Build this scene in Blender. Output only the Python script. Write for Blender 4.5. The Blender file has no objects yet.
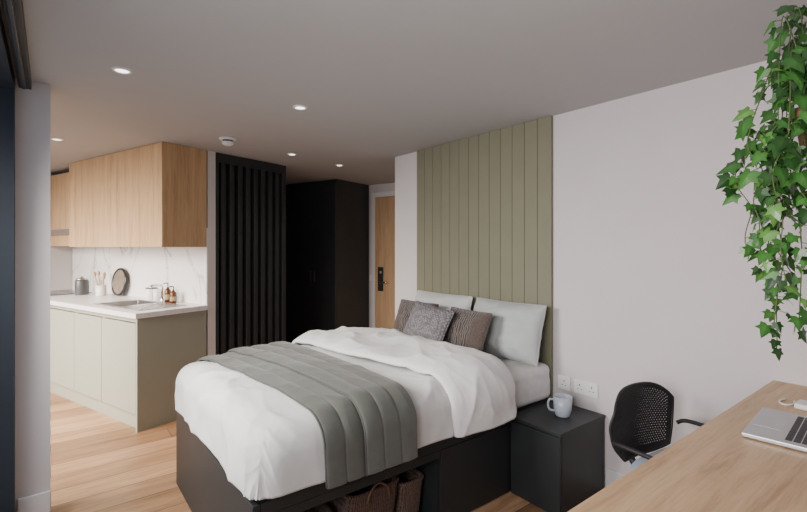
import bpy, math, random
from mathutils import Vector, Matrix, noise
random.seed(7)
SC = bpy.context.scene
COL = SC.collection
H = 2.28
I4 = Matrix.Identity(4)
KA = math.radians(18.9)
K = Matrix.Translation((0.525, 4.0, 0)) @ Matrix.Rotation(KA, 4, 'Z')

# ---------------------------------------------------------------- materials
def newmat(name):
    m = bpy.data.materials.new(name); m.use_nodes = True
    nt = m.node_tree
    return m, nt, nt.nodes['Principled BSDF']

def texco(nt, scale=(1, 1, 1), rot=(0, 0, 0), kind='Object'):
    tc = nt.nodes.new('ShaderNodeTexCoord'); mp = nt.nodes.new('ShaderNodeMapping')
    mp.inputs['Scale'].default_value = scale; mp.inputs['Rotation'].default_value = rot
    nt.links.new(tc.outputs[kind], mp.inputs['Vector'])
    return mp.outputs['Vector']

def ramp(nt, fac, stops):
    r = nt.nodes.new('ShaderNodeValToRGB')
    els = r.color_ramp.elements
    while len(els) < len(stops): els.new(0.5)
    for e, (p, c) in zip(els, stops):
        e.position = p; e.color = (c[0], c[1], c[2], 1)
    nt.links.new(fac, r.inputs['Fac'])
    return r.outputs['Color']

def addbump(nt, b, h, strength, dist=0.01):
    n = nt.nodes.new('ShaderNodeBump'); n.inputs['Strength'].default_value = strength
    n.inputs['Distance'].default_value = dist
    nt.links.new(h, n.inputs['Height']); nt.links.new(n.outputs['Normal'], b.inputs['Normal'])

def noise_t(nt, vec, scale, detail=4, rough=0.55, dist=0):
    n = nt.nodes.new('ShaderNodeTexNoise'); n.inputs['Scale'].default_value = scale
    n.inputs['Detail'].default_value = detail; n.inputs['Roughness'].default_value = rough
    n.inputs['Distortion'].default_value = dist
    nt.links.new(vec, n.inputs['Vector'])
    return n.outputs['Fac']

def plain(name, c, rough=0.6, metal=0.0, var=0.06, nscale=6, bump=0.0, bscale=80, spec=0.5, emit=0):
    m, nt, b = newmat(name)
    v = texco(nt)
    f = noise_t(nt, v, nscale)
    lo = [x * (1 - var) for x in c]; hi = [min(1, x * (1 + var)) for x in c]
    col = ramp(nt, f, [(0.3, lo), (0.7, hi)])
    nt.links.new(col, b.inputs['Base Color'])
    b.inputs['Roughness'].default_value = rough; b.inputs['Metallic'].default_value = metal
    b.inputs['Specular IOR Level'].default_value = spec
    if bump: addbump(nt, b, noise_t(nt, v, bscale), bump, 0.004)
    if emit:
        b.inputs['Emission Color'].default_value = (c[0], c[1], c[2], 1)
        b.inputs['Emission Strength'].default_value = emit
    return m

def wood(name, c1, c2, axis='X', rough=0.45, scale=1.0):
    m, nt, b = newmat(name)
    s = {'X': (0.6, 9, 9), 'Y': (9, 0.6, 9), 'Z': (9, 9, 0.6)}[axis]
    v = texco(nt, tuple(k * scale for k in s))
    f = noise_t(nt, v, 2.2, 8, 0.65, 0.9)
    v2 = texco(nt, tuple(k * scale * 6 for k in s))
    g = noise_t(nt, v2, 3.0, 3, 0.6)
    mx = nt.nodes.new('ShaderNodeMath'); mx.operation = 'MULTIPLY_ADD'
    nt.links.new(g, mx.inputs[0]); mx.inputs[1].default_value = 0.35
    nt.links.new(f, mx.inputs[2])
    col = ramp(nt, mx.outputs[0], [(0.48, c1), (0.63, [(a + d * 1.3) / 2.3 for a, d in zip(c1, c2)]), (0.80, c2)])
    nt.links.new(col, b.inputs['Base Color']); b.inputs['Roughness'].default_value = rough
    addbump(nt, b, g, 0.08, 0.002)
    return m

def fabric(name, c, weave=400, bump=0.25, var=0.08, rough=0.95, sheen=0.2, spec=0.2):
    m, nt, b = newmat(name)
    v = texco(nt)
    f = noise_t(nt, v, 14, 5)
    col = ramp(nt, f, [(0.3, [x * (1 - var) for x in c]), (0.7, [min(1, x * (1 + var)) for x in c])])
    nt.links.new(col, b.inputs['Base Color']); b.inputs['Roughness'].default_value = rough
    b.inputs['Sheen Weight'].default_value = sheen
    b.inputs['Specular IOR Level'].default_value = spec
    addbump(nt, b, noise_t(nt, v, weave, 2), bump, 0.002)
    return m

def knit(name, c1, c2, scale=26, dirn='X', dist=3, bump=0.8):
    m, nt, b = newmat(name)
    v = texco(nt)
    w = nt.nodes.new('ShaderNodeTexWave'); w.inputs['Scale'].default_value = scale
    w.bands_direction = dirn; w.inputs['Distortion'].default_value = dist; w.inputs['Detail Scale'].default_value = 5
    nt.links.new(v, w.inputs['Vector'])
    col = ramp(nt, w.outputs['Fac'], [(0.1, c1), (0.8, c2)])
    nt.links.new(col, b.inputs['Base Color']); b.inputs['Roughness'].default_value = 0.95
    b.inputs['Sheen Weight'].default_value = 0.2
    addbump(nt, b, w.outputs['Fac'], bump, 0.008)
    return m

def ribbed(name, c1, c2):
    m, nt, b = newmat(name)
    v = texco(nt)
    sp = nt.nodes.new('ShaderNodeSeparateXYZ'); nt.links.new(v, sp.inputs[0])
    ab = nt.nodes.new('ShaderNodeMath'); ab.operation = 'ABSOLUTE'; nt.links.new(sp.outputs['X'], ab.inputs[0])
    ls = nt.nodes.new('ShaderNodeMath'); ls.operation = 'LESS_THAN'; ls.inputs[1].default_value = 0.10
    nt.links.new(ab.outputs[0], ls.inputs[0])
    w = nt.nodes.new('ShaderNodeTexWave'); w.inputs['Scale'].default_value = 17; w.bands_direction = 'X'
    w.inputs['Distortion'].default_value = 1.5; w.inputs['Detail Scale'].default_value = 6
    nt.links.new(v, w.inputs['Vector'])
    f = noise_t(nt, v, 90, 3)
    mx = nt.nodes.new('ShaderNodeMixRGB'); nt.links.new(ls.outputs[0], mx.inputs[0])
    nt.links.new(f, mx.inputs[1]); nt.links.new(w.outputs['Fac'], mx.inputs[2])
    col = ramp(nt, mx.outputs[0], [(0.1, c1), (0.9, c2)])
    nt.links.new(col, b.inputs['Base Color']); b.inputs['Roughness'].default_value = 0.95
    b.inputs['Sheen Weight'].default_value = 0.3
    addbump(nt, b, mx.outputs[0], 0.9, 0.01)
    return m

def checkcloth(name, c1, c2, scale=60):
    m, nt, b = newmat(name)
    v = texco(nt, rot=(0, 0, 0.785))
    w1 = nt.nodes.new('ShaderNodeTexVoronoi'); w1.inputs['Scale'].default_value = scale
    w1.inputs['Randomness'].default_value = 0.4
    nt.links.new(v, w1.inputs['Vector'])
    col = ramp(nt, w1.outputs['Distance'], [(0.1, c2), (0.6, c1)])
    nt.links.new(col, b.inputs['Base Color']); b.inputs['Roughness'].default_value = 0.95
    addbump(nt, b, w1.outputs['Distance'], 0.8, 0.008)
    return m

def floor_mat():
    m, nt, b = newmat('oak_plank_floor')
    v = texco(nt, rot=(0, 0, 0))
    br = nt.nodes.new('ShaderNodeTexBrick')
    br.inputs['Scale'].default_value = 1.0
    br.inputs['Brick Width'].default_value = 1.15; br.inputs['Row Height'].default_value = 0.20
    br.inputs['Mortar Size'].default_value = 0.003; br.inputs['Mortar Smooth'].default_value = 0.1
    br.offset = 0.37
    br.inputs['Color1'].default_value = (0.60, 0.375, 0.22, 1)
    br.inputs['Color2'].default_value = (0.27, 0.148, 0.078, 1)
    br.inputs['Mortar'].default_value = (0.10, 0.055, 0.03, 1)
    nt.links.new(v, br.inputs['Vector'])
    v2 = texco(nt, (0.8, 9, 1))
    g = noise_t(nt, v2, 2.6, 8, 0.65, 1.0)
    gc = ramp(nt, g, [(0.34, (0.62, 0.55, 0.49)), (0.50, (0.92, 0.90, 0.88)), (0.68, (1.12, 1.12, 1.12))])
    mx = nt.nodes.new('ShaderNodeMixRGB'); mx.blend_type = 'MULTIPLY'; mx.inputs[0].default_value = 0.9
    nt.links.new(br.outputs['Color'], mx.inputs[1]); nt.links.new(gc, mx.inputs[2])
    nt.links.new(mx.outputs[0], b.inputs['Base Color']); b.inputs['Roughness'].default_value = 0.4
    addbump(nt, b, g, 0.06, 0.002)
    return m

def marble(name, base=(0.74, 0.735, 0.74), vein=(0.42, 0.42, 0.44), scale=1.6, rough=0.25, wdt=0.02):
    m, nt, b = newmat(name)
    v = texco(nt, scale=(1, 1, 0.6), rot=(0.6, 0.3, 0.6))
    f = noise_t(nt, v, scale, 5, 0.5, 1.2)
    s = nt.nodes.new('ShaderNodeMath'); s.operation = 'SUBTRACT'; s.inputs[1].default_value = 0.5
    nt.links.new(f, s.inputs[0])
    a = nt.nodes.new('ShaderNodeMath'); a.operation = 'ABSOLUTE'; nt.links.new(s.outputs[0], a.inputs[0])
    col = ramp(nt, a.outputs[0], [(0.0, vein), (wdt * 0.35, [(p * 2 + q) / 3 for p, q in zip(base, vein)]), (wdt, base)])
    nt.links.new(col, b.inputs['Base Color']); b.inputs['Roughness'].default_value = rough
    return m

def attr_leaf():
    m, nt, b = newmat('ivy_leaf_green')
    at = nt.nodes.new('ShaderNodeAttribute'); at.attribute_name = 'Col'
    nt.links.new(at.outputs['Color'], b.inputs['Base Color'])
    b.inputs['Roughness'].default_value = 0.34
    return m

def glass_mat():
    m = bpy.data.materials.new('window_glass'); m.use_nodes = True
    nt = m.node_tree; nt.nodes.clear()
    o = nt.nodes.new('ShaderNodeOutputMaterial'); mx = nt.nodes.new('ShaderNodeMixShader')
    t = nt.nodes.new('ShaderNodeBsdfTransparent'); g = nt.nodes.new('ShaderNodeBsdfGlossy')
    g.inputs['Roughness'].default_value = 0.02; mx.inputs[0].default_value = 0.06
    nt.links.new(t.outputs[0], mx.inputs[1]); nt.links.new(g.outputs[0], mx.inputs[2])
    nt.links.new(mx.outputs[0], o.inputs[0])
    return m

M_WALL = plain('wall_paint', (0.65, 0.61, 0.615), 0.85, var=0.02, nscale=3, bump=0.08, bscale=60)
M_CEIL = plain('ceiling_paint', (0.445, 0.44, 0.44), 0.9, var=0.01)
M_TRIM = plain('white_trim', (0.72, 0.72, 0.74), 0.45, var=0.01)
M_FLOOR = floor_mat()
M_PANEL = plain('sage_green_panel_paint', (0.203, 0.197, 0.134), 0.65, var=0.03)
M_SAGE = plain('sage_cabinet', (0.325, 0.335, 0.280), 0.5, var=0.02)
M_BLACK = plain('charcoal_board', (0.022, 0.026, 0.028), 0.5, var=0.1)
M_SLAT = plain('black_slat', (0.032, 0.034, 0.037), 0.65, var=0.1, spec=0.3)
M_BLACK2 = plain('black_wardrobe', (0.034, 0.037, 0.040), 0.55, var=0.1)
M_FRAME = plain('dark_window_frame', (0.022, 0.028, 0.038), 0.5)
M_OAKZ = wood('oak_veneer_vertical', (0.40, 0.245, 0.125), (0.60, 0.405, 0.23), 'Z')
M_OAKX = wood('oak_desktop', (0.42, 0.24, 0.115), (0.65, 0.435, 0.245), 'X', 0.4)
M_DOOR = wood('oak_door', (0.42, 0.26, 0.14), (0.55, 0.37, 0.22), 'Z')
M_MARB = marble('marble_splashback', (0.74, 0.74, 0.755), (0.44, 0.44, 0.47), 1.3, 0.25, 0.026)
M_TOP = marble('pale_worktop', (0.80, 0.80, 0.82), (0.72, 0.72, 0.74), 2.5, 0.3)
M_STEEL = plain('brushed_steel', (0.55, 0.55, 0.56), 0.28, 1.0)
M_CHROME = plain('chrome', (0.75, 0.75, 0.76), 0.12, 1.0)
M_BPLAST = plain('black_plastic', (0.018, 0.018, 0.020), 0.5)
M_WPLAST = plain('white_plastic', (0.80, 0.80, 0.80), 0.35, var=0.01)
M_SHEET = fabric('white_sheet', (0.74, 0.73, 0.72))
M_DUVET = fabric('white_duvet_cotton', (0.73, 0.73, 0.72), var=0.03)
M_DUVET2 = fabric('white_duvet_inner', (0.79, 0.79, 0.78), var=0.02)
M_THROW = fabric('grey_green_throw', (0.110, 0.116, 0.101), 250, 0.4, 0.10, rough=0.65, sheen=0.25, spec=0.35)
M_STITCH = fabric('throw_piping', (0.08, 0.082, 0.073), rough=0.7)
M_PILLOW = fabric('pale_grey_pillow', (0.45, 0.475, 0.475), var=0.03)
M_PILLOW2 = fabric('white_pillow', (0.56, 0.57, 0.57), var=0.03)
M_BROWN = ribbed('brown_ribbed_cloth', (0.045, 0.033, 0.028), (0.135, 0.100, 0.085))
M_CHECK = checkcloth('grey_mauve_woven', (0.13, 0.118, 0.126), (0.29, 0.265, 0.28), 62)
M_MUG = plain('pale_blue_ceramic', (0.50, 0.56, 0.63), 0.2, var=0.02)
M_SEAT = fabric('blue_grey_seat', (0.30, 0.37, 0.46))
M_ALU = plain('aluminium', (0.50, 0.51, 0.53), 0.35, 0.9)
M_KEYS = plain('black_keys', (0.012, 0.012, 0.014), 0.5)
M_SCREEN = plain('dark_screen', (0.01, 0.011, 0.014), 0.1)
M_LEAF = attr_leaf()
M_VINE = plain('vine_stem', (0.08, 0.12, 0.035), 0.6)
M_TERRA = plain('brown_pot', (0.26, 0.15, 0.08), 0.8, var=0.15)
M_ROPE = plain('jute_rope', (0.30, 0.22, 0.13), 0.9)
M_LOOP = plain('leather_loop', (0.14, 0.08, 0.045), 0.7)
M_SOIL = plain('dark_soil', (0.03, 0.02, 0.015), 0.95, var=0.4, nscale=40)
M_BASKD = knit('dark_wicker', (0.04, 0.018, 0.012), (0.17, 0.085, 0.058), 30)
M_BASKT = knit('brown_wicker', (0.07, 0.036, 0.022), (0.23, 0.14, 0.10), 30)
M_AMBER = plain('amber_glass', (0.10, 0.035, 0.012), 0.15)
M_GREYCER = plain('dark_grey_ceramic', (0.07, 0.072, 0.078), 0.35)
M_SPOON = wood('spoon_wood', (0.42, 0.26, 0.13), (0.58, 0.40, 0.24), 'Z')
M_BOARD = wood('dark_board_wood', (0.10, 0.078, 0.065), (0.2, 0.16, 0.135), 'Z')
M_LENS = plain('lamp_lens', (1.0, 0.95, 0.88), 0.3, var=0.0, emit=4)
M_GLASS = glass_mat()
M_HOB = plain('black_glass', (0.01, 0.01, 0.012), 0.08)

# ---------------------------------------------------------------- builders
def setp(o, parent):
    if parent is not None:
        o.parent = parent
        o.matrix_parent_inverse = parent.matrix_basis.inverted()

def mk(name, verts, faces, mat, frame=I4, parent=None, smooth=False, bevel=0.0):
    vs = [Vector(v) for v in verts]
    lo = Vector((min(v.x for v in vs), min(v.y for v in vs), min(v.z for v in vs)))
    hi = Vector((max(v.x for v in vs), max(v.y for v in vs), max(v.z for v in vs)))
    c = (lo + hi) / 2
    me = bpy.data.meshes.new(name)
    me.from_pydata([v - c for v in vs], [], faces); me.update()
    me.materials.append(mat)
    if smooth:
        for p in me.polygons: p.use_smooth = True
    o = bpy.data.objects.new(name, me); COL.objects.link(o)
    o.matrix_basis = frame @ Matrix.Translation(c)
    setp(o, parent)
    if bevel:
        b = o.modifiers.new('bevel', 'BEVEL'); b.width = bevel; b.segments = 2
        b.limit_method = 'ANGLE'
    return o

def bx(lo, hi):
    x0, y0, z0 = lo; x1, y1, z1 = hi
    v = [(x0, y0, z0), (x1, y0, z0), (x1, y1, z0), (x0, y1, z0), (x0, y0, z1), (x1, y0, z1), (x1, y1, z1), (x0, y1, z1)]
    f = [(0, 3, 2, 1), (4, 5, 6, 7), (0, 1, 5, 4), (1, 2, 6, 5), (2, 3, 7, 6), (3, 0, 4, 7)]
    return v, f

def box(name, lo, hi, mat, frame=I4, parent=None, bevel=0.0):
    v, f = bx(lo, hi)
    return mk(name, v, f, mat, frame, parent, bevel=bevel)

def boxes(name, lst, mat, frame=I4, parent=None, bevel=0.0):
    V, F = [], []
    for lo, hi in lst:
        v, f = bx(lo, hi); n = len(V)
        V += v; F += [tuple(i + n for i in q) for q in f]
    return mk(name, V, F, mat, frame, parent, bevel=bevel)

def lathe(name, prof, mat, frame=I4, parent=None, n=32, at=(0, 0, 0)):
    V, F = [], []
    for r, z in prof:
        for i in range(n):
            a = 2 * math.pi * i / n
            V.append((at[0] + r * math.cos(a), at[1] + r * math.sin(a), at[2] + z))
    for j in range(len(prof) - 1):
        for i in range(n):
            k = (i + 1) % n
            F.append((j * n + i, j * n + k, (j + 1) * n + k, (j + 1) * n + i))
    return mk(name, V, F, mat, frame, parent, smooth=True)

def tube_vf(pts, r, n=8, closed=False):
    P = [Vector(p) for p in pts]; V, F = [], []
    m = len(P)
    up = None
    for i, p in enumerate(P):
        if closed: t = (P[(i + 1) % m] - P[i - 1]).normalized()
        else: t = (P[min(i + 1, m - 1)] - P[max(i - 1, 0)]).normalized()
        if up is None:
            up = Vector((0, 0, 1)) if abs(t.z) < 0.9 else Vector((1, 0, 0))
        up = (up - t * up.dot(t)).normalized()
        w = t.cross(up)
        rr = r[i] if isinstance(r, (list, tuple)) else r
        for k in range(n):
            a = 2 * math.pi * k / n
            V.append(tuple(p + (up * math.cos(a) + w * math.sin(a)) * rr))
    for i in range(m if closed else m - 1):
        j = (i + 1) % m
        for k in range(n):
            l = (k + 1) % n
            F.append((i * n + k, i * n + l, j * n + l, j * n + k))
    if not closed:
        F.append(tuple(range(n - 1, -1, -1))); F.append(tuple((m - 1) * n + k for k in range(n)))
    return V, F

def tube(name, pts, r, mat, frame=I4, parent=None, n=8, closed=False):
    V, F = tube_vf(pts, r, n, closed)
    return mk(name, V, F, mat, frame, parent, smooth=True)

def smoothpts(pts, sub=6):
    P = [Vector(p) for p in pts]; out = []
    for i in range(len(P) - 1):
        p0 = P[max(i - 1, 0)]; p1 = P[i]; p2 = P[i + 1]; p3 = P[min(i + 2, len(P) - 1)]
        for k in range(sub):
            t = k / sub
            out.append(0.5 * ((2 * p1) + (-p0 + p2) * t + (2 * p0 - 5 * p1 + 4 * p2 - p3) * t * t + (-p0 + 3 * p1 - 3 * p2 + p3) * t ** 3))
    out.append(P[-1]); return out

def thing(name, loc, label, cat, group=None, frame=I4):
    e = bpy.data.objects.new(name, None); COL.objects.link(e)
    e.empty_display_size = 0.1
    e.matrix_basis = frame @ Matrix.Translation(loc)
    e['label'] = label; e['category'] = cat
    if group: e['group'] = group
    return e

def tag(o, label, cat, group=None):
    o['label'] = label; o['category'] = cat
    if group: o['group'] = group
    return o

def struct(o, label=None, cat=None):
    o['kind'] = 'structure'
    if label: o['label'] = label
    o['category'] = cat or o.name.split('_')[0]
    return o

def prism(name, poly, z0, z1, mat):
    n = len(poly)
    V = [(x, y, z0) for x, y in poly] + [(x, y, z1) for x, y in poly]
    F = [tuple(range(n - 1, -1, -1)), tuple(range(n, 2 * n))]
    for i in range(n):
        j = (i + 1) % n; F.append((i, j, n + j, n + i))
    return mk(name, V, F, mat)

# ---------------------------------------------------------------- shell
poly = [(-0.3, -1.4), (2.75, -1.4), (2.75, 3.2), (4.7, 3.2), (4.7, 7.3), (-2.4, 7.3), (-2.4, 2.95), (-0.3, 2.95)]
struct(prism('floor', poly, -0.1, 0, M_FLOOR), 'light oak plank floor running through the studio', 'floor')
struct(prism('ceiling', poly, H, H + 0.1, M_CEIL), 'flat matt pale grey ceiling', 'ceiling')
struct(box('wall_headboard', (2.57, -1.4, 0), (2.70, 3.42, H), M_WALL), 'pale painted wall behind the bed and desk', 'wall')
struct(box('wall_pillar', (-0.35, 3.0, 0), (0.0, 3.15, H), M_WALL), 'narrow pale wall pier beside the window', 'wall')
struct(box('wall_outer', (-0.78, 3.02, 0), (-0.35, 3.15, H), M_WALL), 'pale wall return towards the kitchen window', 'wall')
struct(box('wall_rear', (-0.3, -1.4, 0), (2.57, -1.3, H), M_WALL), 'pale painted wall at the end of the desk area', 'wall')
struct(box('wall_kitchen', (0.6, 0.0, 0), (0.675, 2.7, H), M_WALL, K), 'pale wall behind the kitchen units', 'wall')
struct(box('wall_kitchen_end', (-1.6, 2.7, 0), (0.73, 2.8, H), M_WALL, K), 'pale wall closing the kitchen', 'wall')
struct(box('wall_partition', (0.677, 0.07, 0), (1.50, 1.7, H), M_BLACK2, K), 'black partition behind the slatted screen', 'wall')
struct(box('wall_corridor', (1.50, 1.7, 0), (3.27, 1.8, H), M_WALL, K), 'pale wall at the end of the corridor', 'wall')
struct(box('wall_entrance', (3.15, -1.5, 0), (3.27, 1.7, H), M_WALL, K), 'pale wall holding the entrance door', 'wall')
struct(box('wall_hall', (1.87, -1.5, 0), (3.15, -1.4, H), M_WALL, K), 'pale side wall of the entrance hall', 'wall')
struct(box('baseboard_headboard', (2.555, -1.3, 0), (2.57, 1.355, 0.14), M_TRIM, bevel=0.004), 'white painted skirting along the desk wall')
struct(box('baseboard_headboard_corner', (2.555, 3.075, 0), (2.57, 3.42, 0.14), M_TRIM, bevel=0.004), 'white painted skirting beyond the bed')
struct(box('baseboard_pillar', (-0.13, 2.983, 0), (0.0, 3.0, 0.16), M_TRIM, bevel=0.004), 'white skirting on the window pier')
struct(box('baseboard_entrance', (3.135, 0.12, 0), (3.15, 0.165, 0.14), M_TRIM, K), 'white skirting beside the entrance door')

# windows
FX0, FX1 = -0.275, -0.14
wf = [((FX0, -1.3, 0.0), (FX1, 2.995, 0.07)), ((FX0, -1.3, H - 0.07), (FX1, 2.995, H))]
for y in (-1.3, -0.25, 0.8, 1.87, 2.93):
    wf.append(((FX0, y, 0.07), (FX1, y + 0.065, H - 0.07)))
win = struct(thing('window_1', (-0.175, 0.85, 0), 'floor-to-ceiling window with dark slim frame', 'window'))
win['label'] = 'floor-to-ceiling window with dark slim frame'; win['category'] = 'window'
boxes('window_frame', wf, M_FRAME, parent=win)
box('window_pane', (-0.255, -1.25, 0.06), (-0.25, 2.95, H - 0.06), M_GLASS, parent=win)
wf = [((-1.57, -0.5, 0.0), (-1.5, 2.7, 0.07)), ((-1.57, -0.5, H - 0.07), (-1.5, 2.7, H))]
for y in (-0.5, 0.55, 1.6, 2.635):
    wf.append(((-1.57, y, 0.07), (-1.5, y + 0.065, H - 0.07)))
win = struct(thing('window_2', (-1.53, 1.1, 0), 'tall dark-framed window facing the kitchen units', 'window', frame=K))
win['category'] = 'window'; win['label'] = 'tall dark-framed window facing the kitchen units'
boxes('window_frame', wf, M_FRAME, K, win)
box('window_pane', (-1.54, -0.45, 0.06), (-1.535, 2.66, H - 0.06), M_GLASS, K, win)
bl = thing('roller_blind', (-0.09, 0.8, H - 0.1), 'rolled-up dark blind in a slim cassette above the window', 'blind')
box('blind_cassette', (-0.125, -1.28, H - 0.05), (-0.075, 2.98, H - 0.001), M_BPLAST, parent=bl, bevel=0.003)
box('blind_hem', (-0.110, -1.2, H - 0.075), (-0.095, 2.9, H - 0.051), M_FRAME, parent=bl, bevel=0.003)

# entrance door
dr = struct(thing('door_1', (3.13, -0.4, 0), 'light oak entrance door with black handle plate', 'door', frame=K))
dr['label'] = 'light oak entrance door with black handle plate'; dr['category'] = 'door'
box('door_leaf', (3.122, -0.84, 0.005), (3.149, 0.045, 2.10), M_DOOR, K, dr, bevel=0.002)
box('handle_plate', (3.110, -0.090, 0.84), (3.122, -0.005, 1.16), M_BPLAST, K, dr, bevel=0.003)
V, F = tube_vf(smoothpts([(3.112, -0.045, 0.96), (3.075, -0.045, 0.96), (3.066, -0.065, 0.96), (3.066, -0.18, 0.96)], 4), 0.012, 10)
mk('door_handle', V, F, M_CHROME, K, dr, smooth=True)
lathe('key_reader', [(0.0, 0.006), (0.018, 0.006), (0.022, 0.0)], M_STEEL,
      K @ Matrix.Translation((3.1095, -0.047, 1.09)) @ Matrix.Rotation(-math.pi / 2, 4, 'Y'), dr)
lathe('door_viewer', [(0.0, 0.0), (0.012, 0.0), (0.012, 0.004), (0.0, 0.004)], M_STEEL,
      K @ Matrix.Translation((3.122, -0.395, 1.5)) @ Matrix.Rotation(-math.pi / 2, 4, 'Y'), dr)
struct(boxes('trim_1', [((3.118, 0.047, 0), (3.15, 0.11, 2.17)), ((3.118, -0.91, 0), (3.15, -0.843, 2.17)),
                 ((3.118, -0.843, 2.103), (3.15, 0.047, 2.17))], M_TRIM, K, bevel=0.003), 'white architrave around the oak door')
sw = thing('light_switch', (3.145, 0.14, 1.0), 'small white light switch beside the oak door', 'switch', frame=K)
box('switch_plate', (3.141, 0.118, 0.97), (3.1495, 0.158, 1.05), M_WPLAST, K, sw, bevel=0.002)
box('rocker', (3.137, 0.130, 0.995), (3.142, 0.146, 1.025), M_WPLAST, K, sw, bevel=0.001)

# panelling behind bed (vertical tongue and groove)
def panelling():
    y0, y1, n = 1.712, 3.068, 13
    w = (y1 - y0) / n; g = 0.0024; xf, xb, xg = 2.546, 2.5695, 2.552
    prof = [(xb, y0)]
    for i in range(n):
        a = y0 + i * w; b = a + w
        if i == 0: prof += [(xf, a), (xf, b - g)]
        else: prof += [(xg, a - g * 0.6), (xg, a + g * 0.6), (xf, a + g), (xf, b - g)]
    prof += [(xf, y1), (xb, y1)]
    m = len(prof)
    V = [(x, y, 0.0) for x, y in prof] + [(x, y, H - 0.001) for x, y in prof]
    F = [(i, i + 1, m + i + 1, m + i) for i in range(m - 1)] + [(m - 1, 0, m, 2 * m - 1)]
    o = mk('wall_panelling', V, F, M_PANEL)
    tag(o, 'sage green tongue-and-groove panelling behind the bed', 'wall panel')
panelling()

# slatted screen
ss = thing('slatted_screen', (1.09, 0.04, 0), 'black vertical slatted screen beside the kitchen wall', 'slatted screen', frame=K)
box('backing_board', (0.677, 0.052, 0.0), (1.50, 0.069, H - 0.002), M_BLACK, K, ss)
sl = []
ns = 8; pitch = 0.72 / ns
for i in range(ns):
    a = 0.712 + i * pitch + 0.024
    sl.append(((a, 0.004, 0.0), (a + 0.046, 0.052, H - 0.085)))
boxes('slats', sl, M_SLAT, K, ss, bevel=0.001)
boxes('frame', [((0.678, 0.0, 0.0), (0.708, 0.0515, H - 0.085)), ((1.45, 0.0, 0.0), (1.50, 0.0515, H - 0.085)),
                ((0.678, 0.0, H - 0.084), (1.50, 0.0515, H - 0.002))], M_SLAT, K, ss, bevel=0.001)

# wardrobe
wd = thing('wardrobe', (2.8, 0.9, 0), 'tall matt black built-in wardrobe reaching the ceiling', 'wardrobe', frame=K)
box('body', (2.48, 0.167, 0.0), (3.14, 1.69, H - 0.002), M_BLACK2, K, wd, bevel=0.002)
for i, (a, b) in enumerate([(0.17, 0.55), (0.556, 0.93), (0.936, 1.31), (1.316, 1.69)]):
    d = box('door', (2.456, a, 0.08), (2.479, b - 0.001, H - 0.05), M_BLACK2, K, wd, bevel=0.004)
    yy = (b - 0.035) if i % 2 == 0 else (a + 0.025)
    hh = box('handle', (2.434, yy - 0.006, 0.98), (2.456, yy + 0.006, 1.12), M_GREYCER, K, None, bevel=0.003)
    bpy.context.view_layer.update()
    hh.parent = d; hh.matrix_parent_inverse = d.matrix_world.inverted()

# ---------------------------------------------------------------- kitchen
tag(box('splashback', (0.588, 0.002, 0.921), (0.5995, 2.69, 1.60), M_MARB, K), 'white veined marble splashback above the worktop', 'splashback')
units = [(0.021, 0.58), (0.582, 1.10), (1.102, 1.70), (1.702, 2.30)]
for a, b in units:
    u = thing('base_cabinet', (0.3, (a + b) / 2, 0), 'handleless sage green base cabinet under the worktop', 'cabinet', 'sage green base cabinets', K)
    boxes('body', [((0.022, a, 0.13), (0.585, a + 0.018, 0.878)), ((0.022, b - 0.018, 0.13), (0.585, b, 0.878)),
                   ((0.575, a + 0.018, 0.13), (0.585, b - 0.018, 0.878)), ((0.022, a + 0.018, 0.13), (0.575, b - 0.018, 0.148)),
                   ((0.022, a + 0.018, 0.84), (0.04, b - 0.018, 0.878))], M_SAGE, K, u)
    box('door', (0.0, a + 0.002, 0.135), (0.020, b - 0.002, 0.835), M_SAGE, K, u, bevel=0.002)
    box('plinth', (0.045, a, 0.0), (0.06, b, 0.129), M_SAGE, K, u)
tag(box('end_panel', (0.0, -0.001, 0.0), (0.585, 0.0195, 0.878), M_SAGE, K, bevel=0.001), 'sage green full-height panel closing the base cabinets', 'end panel')
s0, s1, t0, t1 = 0.10, 0.46, 0.50, 0.90
tag(boxes('worktop', [((-0.02, -0.02, 0.88), (s0, 2.68, 0.92)), ((s1, -0.02, 0.88), (0.587, 2.68, 0.92)),
                      ((s0, -0.02, 0.88), (s1, t0, 0.92)), ((s0, t1, 0.88), (s1, 2.68, 0.92))], M_TOP, K), 'pale marble-effect worktop over the sage cabinets', 'worktop')
sk = thing('kitchen_sink', (0.28, 0.5, 0.92), 'inset stainless steel sink with drainer in the worktop', 'sink', frame=K)
def basin():
    V, F = [], []
    rings = []
    def ring(a0, a1, b0, b1, z):
        n = len(V); V.extend([(a0, b0, z), (a1, b0, z), (a1, b1, z), (a0, b1, z)]); rings.append(n)
    ring(s0 - 0.02, s1 + 0.02, t0 - 0.02, t1 + 0.02, 0.9205)
    ring(s0 - 0.02, s1 + 0.02, t0 - 0.02, t1 + 0.02, 0.925)
    ring(s0 + 0.01, s1 - 0.01, t0 + 0.01, t1 - 0.01, 0.925)
    ring(s0 + 0.02, s1 - 0.02, t0 + 0.02, t1 - 0.02, 0.78)
    for i in range(3):
        p, q = rings[i], rings[i + 1]
        for k in range(4):
            l = (k + 1) % 4; F.append((p + k, p + l, q + l, q + k))
    n = rings[3]; F.append((n, n + 1, n + 2, n + 3))
    mk('basin', V, F, M_STEEL, K, sk, bevel=0.004)
basin()
dl = [((s0 - 0.02, 0.12, 0.9205), (s1 + 0.02, t0 - 0.021, 0.925))]
for i in range(8):
    y = s0 + 0.01 + i * 0.046
    dl.append(((y, 0.15, 0.925), (y + 0.012, t0 - 0.05, 0.928)))
boxes('drainer', dl, M_STEEL, K, sk, bevel=0.001)
lathe('drain', [(0, 0.002), (0.03, 0.002), (0.034, 0.0)], M_CHROME, K, sk, at=(0.28, 0.70, 0.781))
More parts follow.
